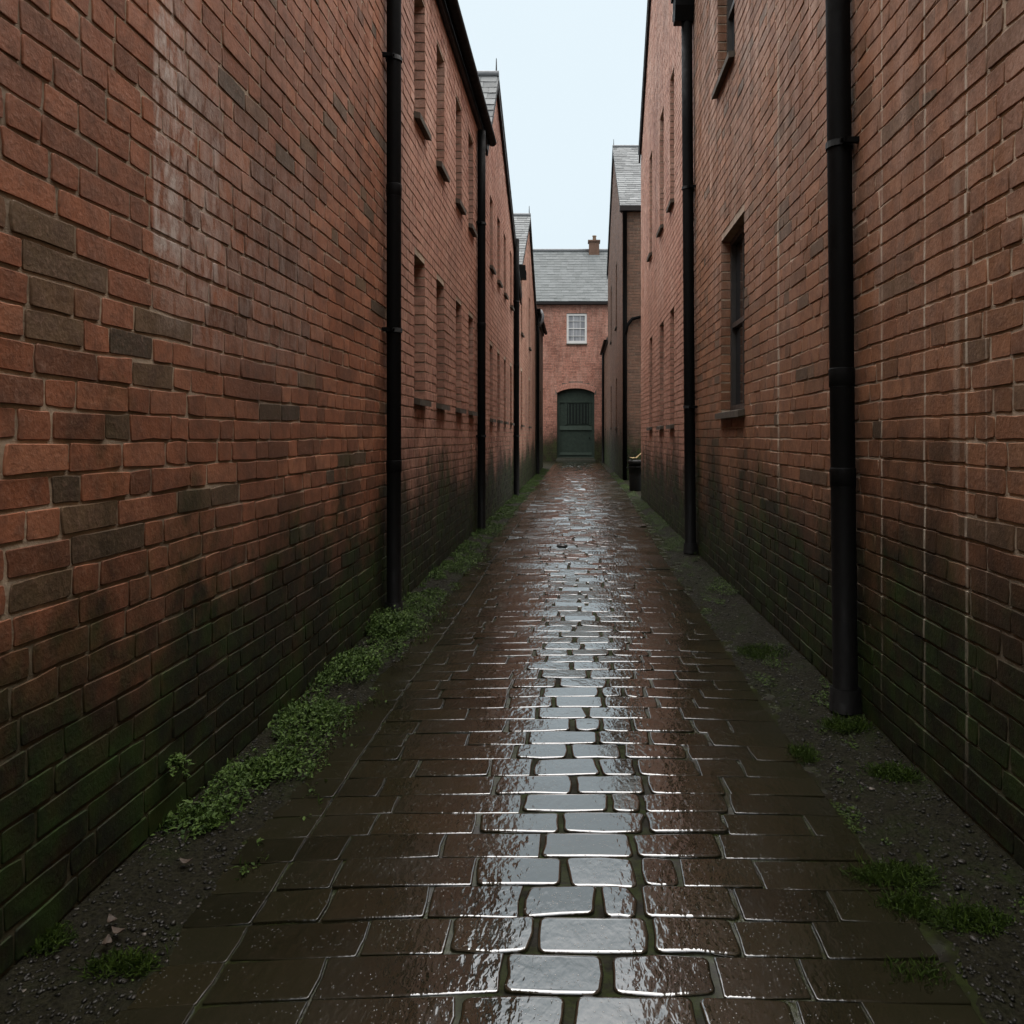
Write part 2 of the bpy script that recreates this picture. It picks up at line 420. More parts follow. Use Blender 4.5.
def add_window(parent, o, O, U, V, N, D, rails=2, mullions=1, frame=M_FRAME, glass=M_GLASS, sill_out=.055, fw=.045, sill=True):
    O, U, V, N = (np.asarray(a, float) for a in (O, U, V, N)); u0, u1, v0, v1 = o
    def bar(mb, a0, a1, b0, b1, d0, d1):
        v = [O + U * a + V * b - N * dd for a in (a0, a1) for b in (b0, b1) for dd in (d0, d1)]
        mb.add(v, [(0, 1, 3, 2), (4, 6, 7, 5), (0, 4, 5, 1), (2, 3, 7, 6), (0, 2, 6, 4), (1, 5, 7, 3)])
    f = MB(); d0, d1 = D - .035, D + .02
    bar(f, u0 + .002, u0 + fw, v0 + .002, v1 - .002, d0, d1); bar(f, u1 - fw, u1 - .002, v0 + .002, v1 - .002, d0, d1)
    bar(f, u0 + fw, u1 - fw, v0 + .002, v0 + fw * 1.3, d0, d1); bar(f, u0 + fw, u1 - fw, v1 - fw, v1 - .002, d0, d1)
    for k in range(1, rails + 1):
        vv = v0 + (v1 - v0) * k / (rails + 1); h = .02 if (rails % 2 and k == (rails + 1) // 2) else .011
        bar(f, u0 + fw, u1 - fw, vv - h, vv + h, d0 + .006, d1)
    for k in range(1, mullions + 1):
        uu = u0 + (u1 - u0) * k / (mullions + 1)
        bar(f, uu - .010, uu + .010, v0 + fw, v1 - fw, d0 + .010, d1 - .004)
    wd = f.build('window', frame, parent)
    p = MB(); bar(p, u0 + .003, u1 - .003, v0 + .003, v1 - .003, D + .004, D + .012); p.build('pane', glass, wd)
    if sill:
        q = MB(); e = .015; t = .048
        poly = [(-.0, 0), (sill_out, -.012), (sill_out, -.012 - t), (-.0, -t)]
        V8 = []
        for a in (u0 - e, u1 + e):
            for (dn, dv) in poly: V8.append(O + U * a + V * (v0 + .003 + dv) + N * dn)
        q.add(V8, [[0, 1, 5, 4], [1, 2, 6, 5], [2, 3, 7, 6], [0, 3, 2, 1], [4, 5, 6, 7]])
        # inner part of the sill lying in the opening
        V4 = [O + U * a + V * (v0 + .003) - N * dn for a, dn in ((u0 + .002, -.001), (u1 - .002, -.001), (u1 - .002, D), (u0 + .002, D))]
        q.add(V4, [[0, 1, 2, 3]])
        q.build('sill', M_SILL, wd)
    return wd

def slates(mb, O, U, V, N, wu, lv, seed, sw=.25, ex=.19, t=.014, mat=0):
    """rows of overlapping slates on a rectangle"""
    rng = np.random.default_rng(seed); O, U, V, N = (np.asarray(a, float) for a in (O, U, V, N))
    rows = int(lv / ex) + 1; VV, tn = [], []
    for r in range(rows):
        v0 = r * ex; v1 = min(lv, v0 + ex * 1.35)
        if v1 - v0 < .03: continue
        x = -rng.uniform(0, sw)
        while x < wu:
            a, b = max(0, x + .003), min(wu, x + sw - .003); x += sw
            if b - a < .02: continue
            jb = rng.normal(0, .005); up = t + abs(rng.normal(0, .003))
            for (uu, vv, dd) in ((a, v0 + jb, up), (b, v0 + jb + rng.normal(0, .003), up + rng.normal(0, .002)), (b, v1, .004), (a, v1, .004), (a, v0 + jb, .001), (b, v0 + jb, .001)):
                VV.append(O + U * uu + V * vv + N * dd)
            tn.append(rng.random())
    n = len(tn); base = (np.arange(n) * 6)[:, None, None]; q = np.array([[0, 1, 2, 3], [4, 5, 1, 0], [0, 3, 4, 4][:4], [1, 5, 2, 2]])[:2]
    mb.add(VV, (q[None] + base).reshape(-1, 4), mat, np.repeat(tn, 2))

def slope_roof(parent, pts4, name='roof', mat=M_SLATE, th=.06, seed=1, sw=.25, ex=.19):
    """pts4: eave start, eave end, ridge end, ridge start (3-D). slates over a solid slab"""
    a, b, c, d_ = (np.asarray(p, float) for p in pts4)
    U = b - a; wu = np.linalg.norm(U); U /= wu; Vv = d_ - a; lv = np.linalg.norm(Vv); Vv /= lv
    N = np.cross(U, Vv)
    if N[2] < 0: N = -N
    mb = MB()
    lo = [p - N * th for p in (a, b, c, d_)]
    mb.add([a, b, c, d_] + lo, [[0, 1, 2, 3], [4, 5, 6, 7], [0, 1, 5, 4], [1, 2, 6, 5], [2, 3, 7, 6], [3, 0, 4, 7]], 0, .3)
    slates(mb, a + N * .001, U, Vv, N, wu, lv, seed, sw, ex)
    return mb.build(name, mat, parent)

def pipe(parent, x, y, z0, z1, r, side, collars=(), brackets=(), lean=0., shoe=False, name='drainpipe'):
    """side: -1 left wall, +1 right wall. lean: sideways drift along the wall, metres over the height"""
    at = lambda z: (x, y + lean * (z - z0) / max(z1 - z0, .1), z)
    mb = MB(); mb.tube([at(z) for z in np.linspace(z0, z1, 6)], r, 20)
    for c in collars:
        mb.tube([at(c - .045), at(c - .04), at(c + .035), at(c + .04)], [r * 1.01, r * 1.05, r * 1.07, r * 1.01], 20)
    if shoe: mb.tube([at(z0), at(z0 + .10)], [r * 1.3, r * 1.2], 20)
    p = mb.build(name, M_PIPE, parent)
    for c in brackets:
        q = MB(); px, py, _ = at(c)
        q.tube([(px, py, c - .014), (px, py, c + .014)], r * 1.13, 20)
        wx = XL if side < 0 else XR
        for sy in (-1, 1): q.box(min(px, wx), max(px, wx), py + sy * (r + .018) - .012, py + sy * (r + .018) + .012, c - .012, c + .012)
        for sy in (-1, 1):
            ex_ = px - side * .014
            q.tube([(ex_ - .004, py + sy * (r + .018), c), (ex_ + .004, py + sy * (r + .018), c)], .011, 8)
        q.box(px - .005, px + .005, py - r - .03, py + r + .03, c - .012, c + .012)
        q.build('bracket', M_PIPE, p)
    return p

# ------------------------------------------------------------------ a terrace building along the alley
def building(side, y0, y1, top, label, mats, opens=(), seed=1, D=.12, near=None, forced=(), bricks_from=None, depth=4., gable=False, eave_over=.05, cat='brick building', slate=M_SLATE, gutter=True, win_kw=None, dark_zones=()):
    X = XL if side < 0 else XR; nx = 1 if side < 0 else -1
    g = .004
    root = empty('brick_building', label, cat, (X - nx * depth / 2, (y0 + y1) / 2, 0), 'brick buildings lining the alley')
    O, U, V, N = (X - nx * .0, 0, 0), (0, 1, 0), (0, 0, 1), (nx, 0, 0)
    zf = min(p[1] for p in top)
    mb = MB()
    a, b = y0 + g, y1 - g
    prof = [(max(a, min(b, p[0])), p[1]) for p in top]
    backing(mb, a, b, zf, prof if gable else None, opens, O, U, V, N)
    wall_bricks(mb, bricks_from if bricks_from is not None else a, b, prof, opens, O, U, V, N, near, forced, seed, dark_zones=dark_zones)
    for i, o in enumerate(opens): opening_reveal(mb, o, O, U, V, N, D, seed * 31 + i)
    Xb = X - nx * depth
    # end walls, back wall
    for yy in (a, b):
        zt = np.interp(yy, [p[0] for p in prof], [p[1] for p in prof])
        zb = zt if gable else zt + .0
        mb.add([(X, yy, -.1), (Xb, yy, -.1), (Xb, yy, zb), (X, yy, zt)], [[0, 1, 2, 3]], 1)
    mb.add([(Xb, a, -.1), (Xb, b, -.1), (Xb, b, zf), (Xb, a, zf)], [[0, 1, 2, 3]], 1)
    mb.build('wall', mats, root)
    for o in opens: add_window(root, o, O, U, V, N, D, **(win_kw or {}))
    if gable:
        ap = max(prof, key=lambda p: p[1]); ov = .06
        e0 = (a - .0, prof[0][1]); e1 = (b, prof[-1][1])
        X1 = X + nx * ov
        for k, e in enumerate((e0, e1)):
            s_ = 1 if k == 0 else -1
            lift = .05
            slope_roof(root, [(X1, e[0], e[1] + lift), (Xb, e[0], e[1] + lift), (Xb, ap[0], ap[1] + lift), (X1, ap[0], ap[1] + lift)], 'roof', slate, .045, seed + k)
            # barge board under the verge
            bb = MB(); t = .13
            bb.prism([(e[0], e[1] + lift - .05), (ap[0], ap[1] + lift - .05), (ap[0], ap[1] + lift - .05 - t), (e[0], e[1] + lift - .05 - t)], 0, min(X + nx * .02, X1 - nx * .01), max(X + nx * .02, X1 - nx * .01))
            bb.build('bargeboard', M_EAVE, root)
        rr = MB(); rr.tube([(X1, ap[0], ap[1] + lift + .02), (Xb, ap[0], ap[1] + lift + .02)], .055, 10); rr.build('ridge_tiles', M_LEAD, root)
        fn = MB(); fn.tube([(X1 - nx * .04, ap[0], ap[1] + .08), (X1 - nx * .04, ap[0], ap[1] + .32)], [.014, .006], 6); fn.build('finial', M_PIPE, root)
    else:
        zt = zf; rise = 2.0; Xo = X + nx * eave_over
        slope_roof(root, [(Xo, a, zt + .12), (Xo, b, zt + .12), (Xb, b, zt + .12 + rise), (Xb, a, zt + .12 + rise)], 'roof', slate, .05, seed, .3, .25)
        sf = MB()
        sf.box(min(X + nx * .003, Xo - nx * .03), max(X + nx * .003, Xo - nx * .03), a, b, zt - .05, zt + .0)
        sf.box(min(Xo - nx * .03, Xo), max(Xo - nx * .03, Xo), a + .001, b - .001, zt - .07, zt + .07)
        sf.build('eaves_board', M_EAVE, root)
        if gutter:
            gt = MB(); gx = Xo + nx * .062; rr_ = .06; n = 10
            arc = [(gx + rr_ * math.cos(t), zt + .055 + rr_ * math.sin(t)) for t in np.linspace(math.pi, 2 * math.pi, n)]
            arc += [(gx + (rr_ - .006) * math.cos(t), zt + .055 + (rr_ - .006) * math.sin(t)) for t in np.linspace(2 * math.pi, math.pi, n)]
            m = len(arc); VV = [(p[0], yy, p[1]) for yy in (a + .002, b - .002) for p in arc]
            gt.add(VV, [[i, (i + 1) % m, m + (i + 1) % m, m + i] for i in range(m)], 0, None, True)
            for yy in (a + .004, b - .004): gt.prism([(q[0], q[1]) for q in arc[:n]], 1, yy - .0015, yy + .0015)
            gt.build('gutter', M_PIPE, root)
    return root

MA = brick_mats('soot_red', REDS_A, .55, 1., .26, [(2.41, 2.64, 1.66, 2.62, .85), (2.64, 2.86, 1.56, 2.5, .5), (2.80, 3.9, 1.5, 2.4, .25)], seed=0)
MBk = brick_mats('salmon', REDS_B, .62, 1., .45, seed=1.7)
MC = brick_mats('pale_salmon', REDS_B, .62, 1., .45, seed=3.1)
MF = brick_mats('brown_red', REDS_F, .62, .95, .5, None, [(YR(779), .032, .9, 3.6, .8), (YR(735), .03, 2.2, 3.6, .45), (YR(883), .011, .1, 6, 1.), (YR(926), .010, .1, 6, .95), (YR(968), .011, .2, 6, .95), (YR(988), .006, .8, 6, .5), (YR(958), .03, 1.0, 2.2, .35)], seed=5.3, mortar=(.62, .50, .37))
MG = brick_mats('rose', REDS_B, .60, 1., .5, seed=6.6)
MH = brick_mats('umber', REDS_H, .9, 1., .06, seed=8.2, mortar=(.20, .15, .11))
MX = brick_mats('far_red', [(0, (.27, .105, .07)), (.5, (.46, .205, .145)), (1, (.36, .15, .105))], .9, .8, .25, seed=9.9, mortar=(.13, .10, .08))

def wopen(side, pxn, width, zlo, zhi):
    y = YL(pxn) if side < 0 else YR(pxn)
    return (y, y + width, zlo, zhi)

# ---- left side
bA = building(-1, -8, 5.42, [(-8, 5.22), (5.42, 5.22)], 'windowless red brick building nearest on the left, with dark burnt bricks and faded whitewash', MA, seed=3, near=(.5, 6), bricks_from=.9, dark_zones=[(1.6, 2.35, 1.30, 1.66), (2.1, 2.45, 1.1, 1.25), (1.85, 2.30, .80, .96), (2.05, 2.4, 2.35, 2.6)])
ops = [(6.27, 6.72, 1.50, 2.64), (7.27, 7.70, 1.50, 2.64), (8.42, 8.85, 1.50, 2.64), (9.40, 9.85, 1.50, 2.64),
       (6.27, 6.72, 3.74, 4.80), (7.27, 7.70, 3.70, 4.80), (8.42, 8.85, 3.70, 4.80), (9.40, 9.85, 3.70, 4.80)]
bB = building(-1, 5.42, 11.05, [(5.42, 5.20), (11.05, 5.20)], 'left brick building between two black drainpipes, eight narrow windows under dark eaves', MBk, ops, seed=4, near=(5, 7.5))
ops = []
for px in (489.5, 497, 503.5, 509.8):
    y = YL(px); ops += [(y, y + .42, 1.46, 2.55), (y, y + .42, 3.70, 4.75)]
bC = building(-1, 11.05, 17.8, [(11.05, 5.2), (12.5, 6.78), (17.8, 4.25)], 'left gabled brick building whose slate slope shows above the nearer dark eaves', MC, ops, seed=5, gable=True)
ops = []
for px in (520.5, 528.5):
    y = YL(px); ops += [(y, y + .55, 1.46, 2.7), (y, y + .55, 3.55, 4.9)]
bD = building(-1, 17.8, 24.2, [(17.8, 4.95), (21.1, 6.95), (24.2, 5.1)], 'left gabled brick building with small slate roof end, nearer the far house', MG, ops, seed=6, gable=True, slate=M_SLATE)
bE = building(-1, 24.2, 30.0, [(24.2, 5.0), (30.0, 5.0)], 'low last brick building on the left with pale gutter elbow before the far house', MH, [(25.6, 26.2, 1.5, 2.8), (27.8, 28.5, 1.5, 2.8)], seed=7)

pipe(bA, -1.215, 5.31, .0, 5.05, .048, -1, (2.83, 1.0, 4.4), (1.9, 3.7), shoe=True)
pipe(bB, -1.215, YL(481.5, -1.215), .0, 5.08, .052, -1, (2.6,), (1.2, 3.9))
pipe(bC, -1.215, YL(516.5, -1.215), .0, 5.15, .055, -1, (2.6,), (1.2, 3.9))
pipe(bE, -1.215, YL(537.8, -1.215), .0, 4.9, .05, -1, (2.6,))
# rainwater head on the gable gutter beside the second slate roof
mb = MB(); mb.box(-2.2, -1.14, 17.62, 17.79, 4.84, 4.97); mb.box(-1.34, -1.12, 17.58, 17.78, 4.66, 4.838)
mb.build('hopper', M_PIPE, bD)
# pale painted bracket at the last gutter end
mb = MB(); mb.tube([(-1.26, 24.5, 5.05), (-1.1, 24.45, 5.02), (-1.04, 24.4, 4.86), (-1.06, 24.4, 4.7), (-1.16, 24.45, 4.55)], .05, 10); mb.build('gutter_elbow', M_LEAD, bE)

# ---- right side
opsF = [(YR(745), YR(721.5), 1.40, 2.87), (YR(735), YR(718), 4.22, 5.5)]
bF = building(1, -8, 8.45, [(-8, 6.1), (8.45, 6.1)], 'brown red brick building nearest on the right with pale vertical streaks and deep window', MF, opsF, seed=11, near=(.5, 6.5), forced=(YR(883), YR(926), YR(968), YR(779)), bricks_from=.9, D=.11, win_kw=dict(rails=1, mullions=1))
opsG = []
for px, wd in ((674.5, .45), (664, .55), (652.5, .5)):
    y = YR(px); opsG += [(y, y + wd, 1.35, 2.85), (y, y + wd, 4.22, 5.92)]
bG = building(1, 8.45, 15.45, [(8.45, 6.6), (12.0, 9.75), (15.45, 6.6)], 'tall gabled brick building with slit windows beyond the second right drainpipe', MG, opsG, seed=12, gable=True)
opsH = []
for px, wd in ((617.2, .8), (611.8, .8)):
    y = YR(px); opsH += [(y, y + wd, 1.5, 3.0), (y, y + wd, 4.6, 6.6)]
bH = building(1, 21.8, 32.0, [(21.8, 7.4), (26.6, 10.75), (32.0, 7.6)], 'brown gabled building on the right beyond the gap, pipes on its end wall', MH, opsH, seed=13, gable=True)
# its near end wall, brick faced
mb = MB(); wall_bricks(mb, XR + .002, 5.2, [(XR, 7.38), (5.2, 7.38)], (), (0, 21.803, 0), (1, 0, 0), (0, 0, 1), (0, -1, 0), seed=21, brick=0)
mb.build('end_wall', MH, bH)
mb = MB(); mb.box(1.16, 5.3, 21.62, 21.80, 7.30, 7.44); mb.build('gutter', M_EAVE, bH)
mb = MB(); mb.tube([(1.30, 21.72, 7.3), (1.30, 21.72, 4.5), (1.30, 21.72, .0)], .06, 14); hp = mb.build('drainpipe', M_PIPE, bH)
mb = MB(); mb.tube([(1.82, 21.72, 4.45), (1.5, 21.72, 4.38), (1.36, 21.72, 4.2), (1.31, 21.7, 3.95)], .045, 12); mb.build('branch_pipe', M_PIPE, bH)
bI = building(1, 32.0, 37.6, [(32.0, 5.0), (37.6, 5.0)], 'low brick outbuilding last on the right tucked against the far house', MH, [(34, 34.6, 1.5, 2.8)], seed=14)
pipe(bI, 1.16, YR(603, 1.16), 0, 4.9, .055, 1, (2.4,))

pipe(bF, 1.175, 3.50, .0, 6.0, .053, 1, (1.02, 1.46), (2.50, 4.3), lean=.20, shoe=True)
p2 = pipe(bG, 1.165, YR(690.5, 1.165), .0, 5.62, .058, 1, (), (1.5, 3.8), lean=.28, shoe=True)
mb = MB(); hy = YR(690.5, 1.165) + .28
mb.prism([(hy - .11, 5.86), (hy + .11, 5.86), (hy + .11, 5.72), (hy + .06, 5.58), (hy - .06, 5.58), (hy - .11, 5.72)], 0, 1.03, 1.225)
mb.box(1.01, 1.23, hy - .13, hy + .13, 5.86, 5.89)
mb.box(1.05, 1.2, hy + .11, hy + .32, 5.76, 5.84)
mb.build('hopper', M_PIPE, p2)

# ------------------------------------------------------------------ the house closing the alley
FY = 38.0; FS = F / FY
fx = lambda px: (px - VX) / FS
fz = lambda py: H + (VY - py) / FS
far = empty('brick_house', 'red brick house closing the alley with arched green door and white window', 'house', (0, FY + 2.5, 0))
x0, x1 = -4.5, 4.8
dx0, dx1, dsp, dcr = fx(557), fx(594.5), fz(392.8), fz(388.3)
wo = (fx(566.5), fx(587), fz(343.5), fz(313.5)); zt = fz(303.5)
OO, UU, VV_, NN = (0, FY, 0), (1, 0, 0), (0, 0, 1), (0, -1, 0)
mb = MB()
backing(mb, x0, x1, zt, None, [wo, (dx0, dx1, -.1, dcr + .001)], OO, UU, VV_, NN)
# segmental arch: spandrels, soffit and voussoirs
hw = (dx1 - dx0) / 2; cx = (dx0 + dx1) / 2; ri = dcr - dsp; rad = (hw * hw + ri * ri) / (2 * ri); cz = dcr - rad; am = math.asin(hw / rad)
arc = [(cx + rad * math.sin(t), cz + rad * math.cos(t)) for t in np.linspace(-am, am, 15)]
for i in range(14):
    (a, za), (b, zb) = arc[i], arc[i + 1]
    mb.add([(a, FY, za), (b, FY, zb), (b, FY, dcr + .001), (a, FY, dcr + .001)], [[0, 1, 2, 3]], 1)
    mb.add([(a, FY, za), (b, FY, zb), (b, FY + .35, zb), (a, FY + .35, za)], [[0, 1, 2, 3]], 1)
for xx in (dx0, dx1): mb.add([(xx, FY, -.1), (xx, FY, dsp), (xx, FY + .35, dsp), (xx, FY + .35, -.1)], [[0, 1, 2, 3]], 0)
wall_bricks(mb, x0, x1, [(x0, zt - .02), (x1, zt - .02)], [wo, (dx0 - .002, dx1 + .002, -.1, dsp + .05)] + [(cx + (q - 5.5) / 5.5 * hw * .98 - .1, cx + (q - 5.5) / 5.5 * hw * .98 + .1, dsp - .05, cz + math.sqrt(max(0, (rad + .27) ** 2 - ((q - 5.5) / 5.5 * hw * .98) ** 2))) for q in range(12)], OO, UU, VV_, NN, seed=31, warpA=0)
# bricks beside the voussoirs are hidden by them: two rings of headers
rng = np.random.default_rng(5)
for ring in range(2):
    r0 = rad + .006 + ring * .135; nb = 26
    for k in range(nb):
        t0, t1 = -am + 2 * am * (k + .06) / nb, -am + 2 * am * (k + .94) / nb
        P = [(cx + r * math.sin(t), cz + r * math.cos(t)) for r, t in ((r0, t0), (r0, t1), (r0 + .125, t1), (r0 + .125, t0))]
        mb.prism(P, 1, FY - .016, FY + .01, 0, rng.random() * .8)
opening_reveal(mb, wo, OO, UU, VV_, NN, .1, 99)
for xx in (x0, x1): mb.add([(xx, FY, -.1), (xx, FY + 5, -.1), (xx, FY + 5, zt), (xx, FY + 2.5, zt + 3), (xx, FY, zt)], [[0, 1, 2, 3, 4]], 1)
mb.add([(x0, FY + 5, -.1), (x1, FY + 5, -.1), (x1, FY + 5, zt), (x0, FY + 5, zt)], [[0, 1, 2, 3]], 1)
mb.build('wall', MX, far)
rz = fz(303.5) + .08; ry = FY + 2.6; rtop = ZZ(251, ry)
slope_roof(far, [(x0, FY - .16, rz), (x1, FY - .16, rz), (x1, ry, rtop), (x0, ry, rtop)], 'roof', M_SLATE2, .08, 41, .34, .21)
slope_roof(far, [(x1, FY + 5.2, rz), (x0, FY + 5.2, rz), (x0, ry, rtop), (x1, ry, rtop)], 'roof', M_SLATE2, .08, 42, .34, .26)
mb = MB(); mb.tube([(x0, ry, rtop + .02), (x1, ry, rtop + .02)], .09, 8); mb.build('ridge_tiles', M_LEAD, far)
mb = MB(); mb.box(x0, x1, FY - .2, FY - .02, zt - .06, zt + .05); mb.build('gutter', M_EAVE, far)
cxm = (594 - VX) / F * ry
mb = MB(); mb.box(cxm - .26, cxm + .26, ry - .25, ry + .25, rtop - .6, rtop + .42, 0, .3)
mb.box(cxm - .31, cxm + .31, ry - .3, ry + .3, rtop + .42, rtop + .50, 0, .7)
ch = mb.build('chimney', MH, far)
mb = MB(); mb.lathe([(.09, 0), (.10, .05), (.085, .2), (.11, .24), (.11, .27), (.07, .27)], (cxm + .02, ry, rtop + .50), 12); mb.build('chimney_pot', simple('clay_pot', (.22, .15, .1), .8, .3), ch)
wd = add_window(far, wo, OO, UU, VV_, NN, .06, rails=3, mullions=2, frame=M_WHITE, glass=M_CURT, fw=.10, sill_out=.07)
# door
dz0 = .16; dd = FY + .20
dm = MB(); n = len(arc)
poly = [(dx0 + .004, dz0), (dx1 - .004, dz0)] + [(a * 1.0, z - .004) for a, z in reversed(arc)]
dm.prism(poly, 1, dd, dd + .06)
door = dm.build('door', M_GREEN, far)
fr = MB(); zs_ = lambda py: fz(py)
fr.box(dx0 + .002, dx0 + .13, dd - .05, dd - .002, dz0, dsp); fr.box(dx1 - .13, dx1 - .002, dd - .05, dd - .002, dz0, dsp)
fr.box(dx0 + .13, dx1 - .13, dd - .045, dd - .002, zs_(402.5), zs_(400.5)); fr.build('door_frame', M_GREEN, door)
fr = MB(); ma, mbb = zs_(430), zs_(426)
fr.box(dx0 + .13, dx1 - .13, dd - .055, dd - .002, ma, mbb); fr.build('rail', M_GREEN2, door); fr = MB()
fr.box(dx0 + .13, dx1 - .13, dd - .035, dd - .002, zs_(455), zs_(452.5)); fr.build('rail', M_GREEN2, door)
gr = MB(); gr.box(fx(567), fx(589), dd - .02, dd - .002, zs_(424), zs_(403.5)); gr.build('grille_opening', simple('dark_opening', (.012, .016, .014), .7, .1), door)
gr = MB()
for k in range(7):
    xx = fx(567) + (fx(589) - fx(567)) * (k + .5) / 7; gr.box(xx - .022, xx + .022, dd - .034, dd - .021, zs_(424), zs_(403.5))
for a, b in ((fx(565), fx(567)), (fx(589), fx(591))): gr.box(a, b, dd - .04, dd - .003, zs_(425), zs_(402.5))
gr.build('grille_bars', M_GREEN, door)
mb = MB(); mb.tube([(fx(592) - .12, dd - .10, 1.1), (fx(592) - .12, dd - .055, 1.1)], .035, 10); mb.build('handle', M_PIPE, door)
mb = MB(); mb.box(dx0 - .04, dx1 + .04, FY - .26, FY + .3, -.05, .10); mb.box(dx0 + .02, dx1 - .02, FY - .02, FY + .26, .10, .17); mb.build('doorstep', M_STEP, far)

# ------------------------------------------------------------------ ground
def gnoise(x, y, seed=0):
    return (np.sin(x * 3.1 + seed) * np.sin(y * 2.3 + 1.3 * seed) + .6 * np.sin(x * 7.7 - y * 3.9 + seed) + .5 * np.sin(x * 13 + y * 11 + 2 * seed) + .3 * np.sin(x * 29 - y * 23)) / 2.4
s = NT('wet_mud'); nz = s.noise(30, 5, .7)
M_MUD = s.fin(s.mix(s.mr(nz, .35, .65), (.02, .017, .012), (.04, .034, .024)), .5, s.bump(nz, .6, .01))
mb = MB(); mb.add([(-150, -60, -.06), (150, -60, -.06), (150, 240, -.06), (-150, 240, -.06)], [[0, 1, 2, 3]])
tag(mb.build('ground', M_MUD), kind='structure')

# joint filler under the setts: wet soil with moss
s = NT('sett_joints'); x, y, z = s.xyz()
moss = s.mr(s.noise(6, 5, .65), .40, .52); nz = s.noise(60, 5, .7)
c = s.mix(s.mr(nz, .35, .65), (.006, .0055, .004), (.016, .014, .009)); c = s.mix(s.math('MULTIPLY', moss, s.mr(nz, .3, .6)), c, (.020, .028, .006))
ax = s.math('ABSOLUTE', s.math('SUBTRACT', x, .02))
M_JOINT = s.fin(c, s.math('ADD', s.mr(s.noise(9, 3), .4, .6, .04, .3), s.mr(ax, .22, .4, .6, 0.)), s.bump(nz, .4, .005), s.mr(ax, .2, .4, .15, .9))
PXL, PXR = -1.0, .85
def sheet(name, xa, xb, ya, yb, nx_, ny_, zf, mat, kind='structure'):
    xs = np.linspace(xa, xb, nx_); ys = np.concatenate([np.linspace(ya, 8, ny_), np.linspace(8, yb, ny_)[1:]])
    X_, Y_ = np.meshgrid(xs, ys); Z_ = zf(X_, Y_); V3 = np.stack([X_, Y_, Z_], -1).reshape(-1, 3)
    n1 = len(xs); i, k = np.meshgrid(np.arange(len(ys) - 1), np.arange(n1 - 1), indexing='ij'); b = (i * n1 + k).ravel()
    m = MB(); m.add(V3, np.stack([b, b + 1, b + n1 + 1, b + n1], 1), 0, None, True)
    return tag(m.build(name, mat), kind=kind)
camber = lambda x: -.035 * (x / .85) ** 2 * .4
sheet('path_bed', -1.08, 1.08, -6, 38, 14, 260, lambda x, y: -.0075 + camber(x) + .0020 * gnoise(x * 3, y * 3, 2), M_JOINT)

# setts
s = NT('wet_setts'); t = s.attr(); x, y, z = s.xyz()
fine = s.noise(140, 4, .6); mid = s.noise(28, 4, .6); med = s.noise(9, 3, .5)
c = s.ramp(t, [(0, (.008, .0075, .0036)), (.35, (.014, .0128, .006)), (.7, (.011, .0105, .0058)), (1, (.017, .0140, .0065))])
c = s.mix(s.mr(mid, .5, .75, 0, .5), c, (.020, .0165, .010))
# a broken water film: glassy in the worn middle, thinner and duller at the sides
ax = s.math('ABSOLUTE', s.math('SUBTRACT', x, .02))
film = s.math('ADD', s.mr(s.noise(3.2, 5, .65), .3, .7, .0, .55), s.mr(ax, .15, .55, .75, .28))
film = s.math('MINIMUM', film, 1.)
rough = s.mr(film, .25, .9, .26, .06)
s.b.inputs['IOR'].default_value = 1.6
h1 = s.math('MULTIPLY', s.noise(52, 2, .5, None, (1, .5, 1), .25), 1.)
ax2 = s.math('MULTIPLY', s.mr(ax, .04, .30, .55, 1.35), s.mr(y, 3., 9., 1., 2.6))
n1 = s.bump(s.math('MULTIPLY', h1, ax2), .26, .004)
n2 = s.bump(s.math('MULTIPLY', s.noise(16, 2, .5, None, (1, .8, 1)), ax2), .22, .006, n1)
pit = s.math('SUBTRACT', 1., s.mr(s.vor(95), 0, .2))
n3 = s.bump(s.math('SUBTRACT', 1., s.math('MULTIPLY', pit, s.mr(s.noise(9, 2), .42, .6))), .5, .003, n2)
s.l(s.mr(s.noise(5, 4, .6), .4, .65, .04, .16), s.b.inputs['Coat Roughness']); s.l(n2, s.b.inputs['Coat Normal'])
M_SETT = s.fin(c, rough, n3, s.mr(ax, .28, .65, .85, .26), None, s.math('MULTIPLY', s.mr(film, .3, .8, .15, .85), s.mr(ax, .28, .65, 1., .08)))
rng = np.random.default_rng(77)
rects_c, rects_s, tc_, ts_ = [], [], [], []
yy = .75; r = 0
while yy < 37.9:
    pitch = .139 + rng.normal(0, .007); pitch = max(.118, pitch)
    far_k = min(1, max(0, (yy - 7) / 10))
    L0 = PXL + rng.normal(0, .004); R0 = PXR + .20 * far_k + rng.normal(0, .004)
    # worn rounded stones in the middle
    c0 = -.27 + rng.uniform(-.05, .05) + (.12 if r % 2 else 0); x_ = c0; mids = []
    while x_ < .28:
        wdt = rng.uniform(.20, .29) if rng.random() < .85 else rng.uniform(.10, .14)
        mids.append((x_, x_ + wdt)); x_ += wdt
    for (a, b) in mids:
        g = rng.uniform(.005, .010)
        rects_c.append((a + g, b - g, yy + .0035, yy + pitch - .0035)); tc_.append(rng.random())
    for (s0, s1) in ((L0, -.815), (-.815, c0), (x_, R0)):
        q = s0; first = True
        while q < s1 - 1e-6:
            wdt = rng.uniform(.25, .36)
            if first: wdt *= rng.uniform(.4, 1)
            first = False
            e = q + wdt
            if s1 - e < .12: e = s1
            rects_s.append((q + .003, e - .003, yy + .002, yy + pitch - .002)); ts_.append(rng.random()); q = e
    yy += pitch; r += 1
mb = MB()
def swarp(u, v): return u + .006 * np.sin(v * 1.3), v + .006 * np.sin(u * 3.1 + v * 1.7) + .010 * np.sin(u * 1.7 + v * .6)
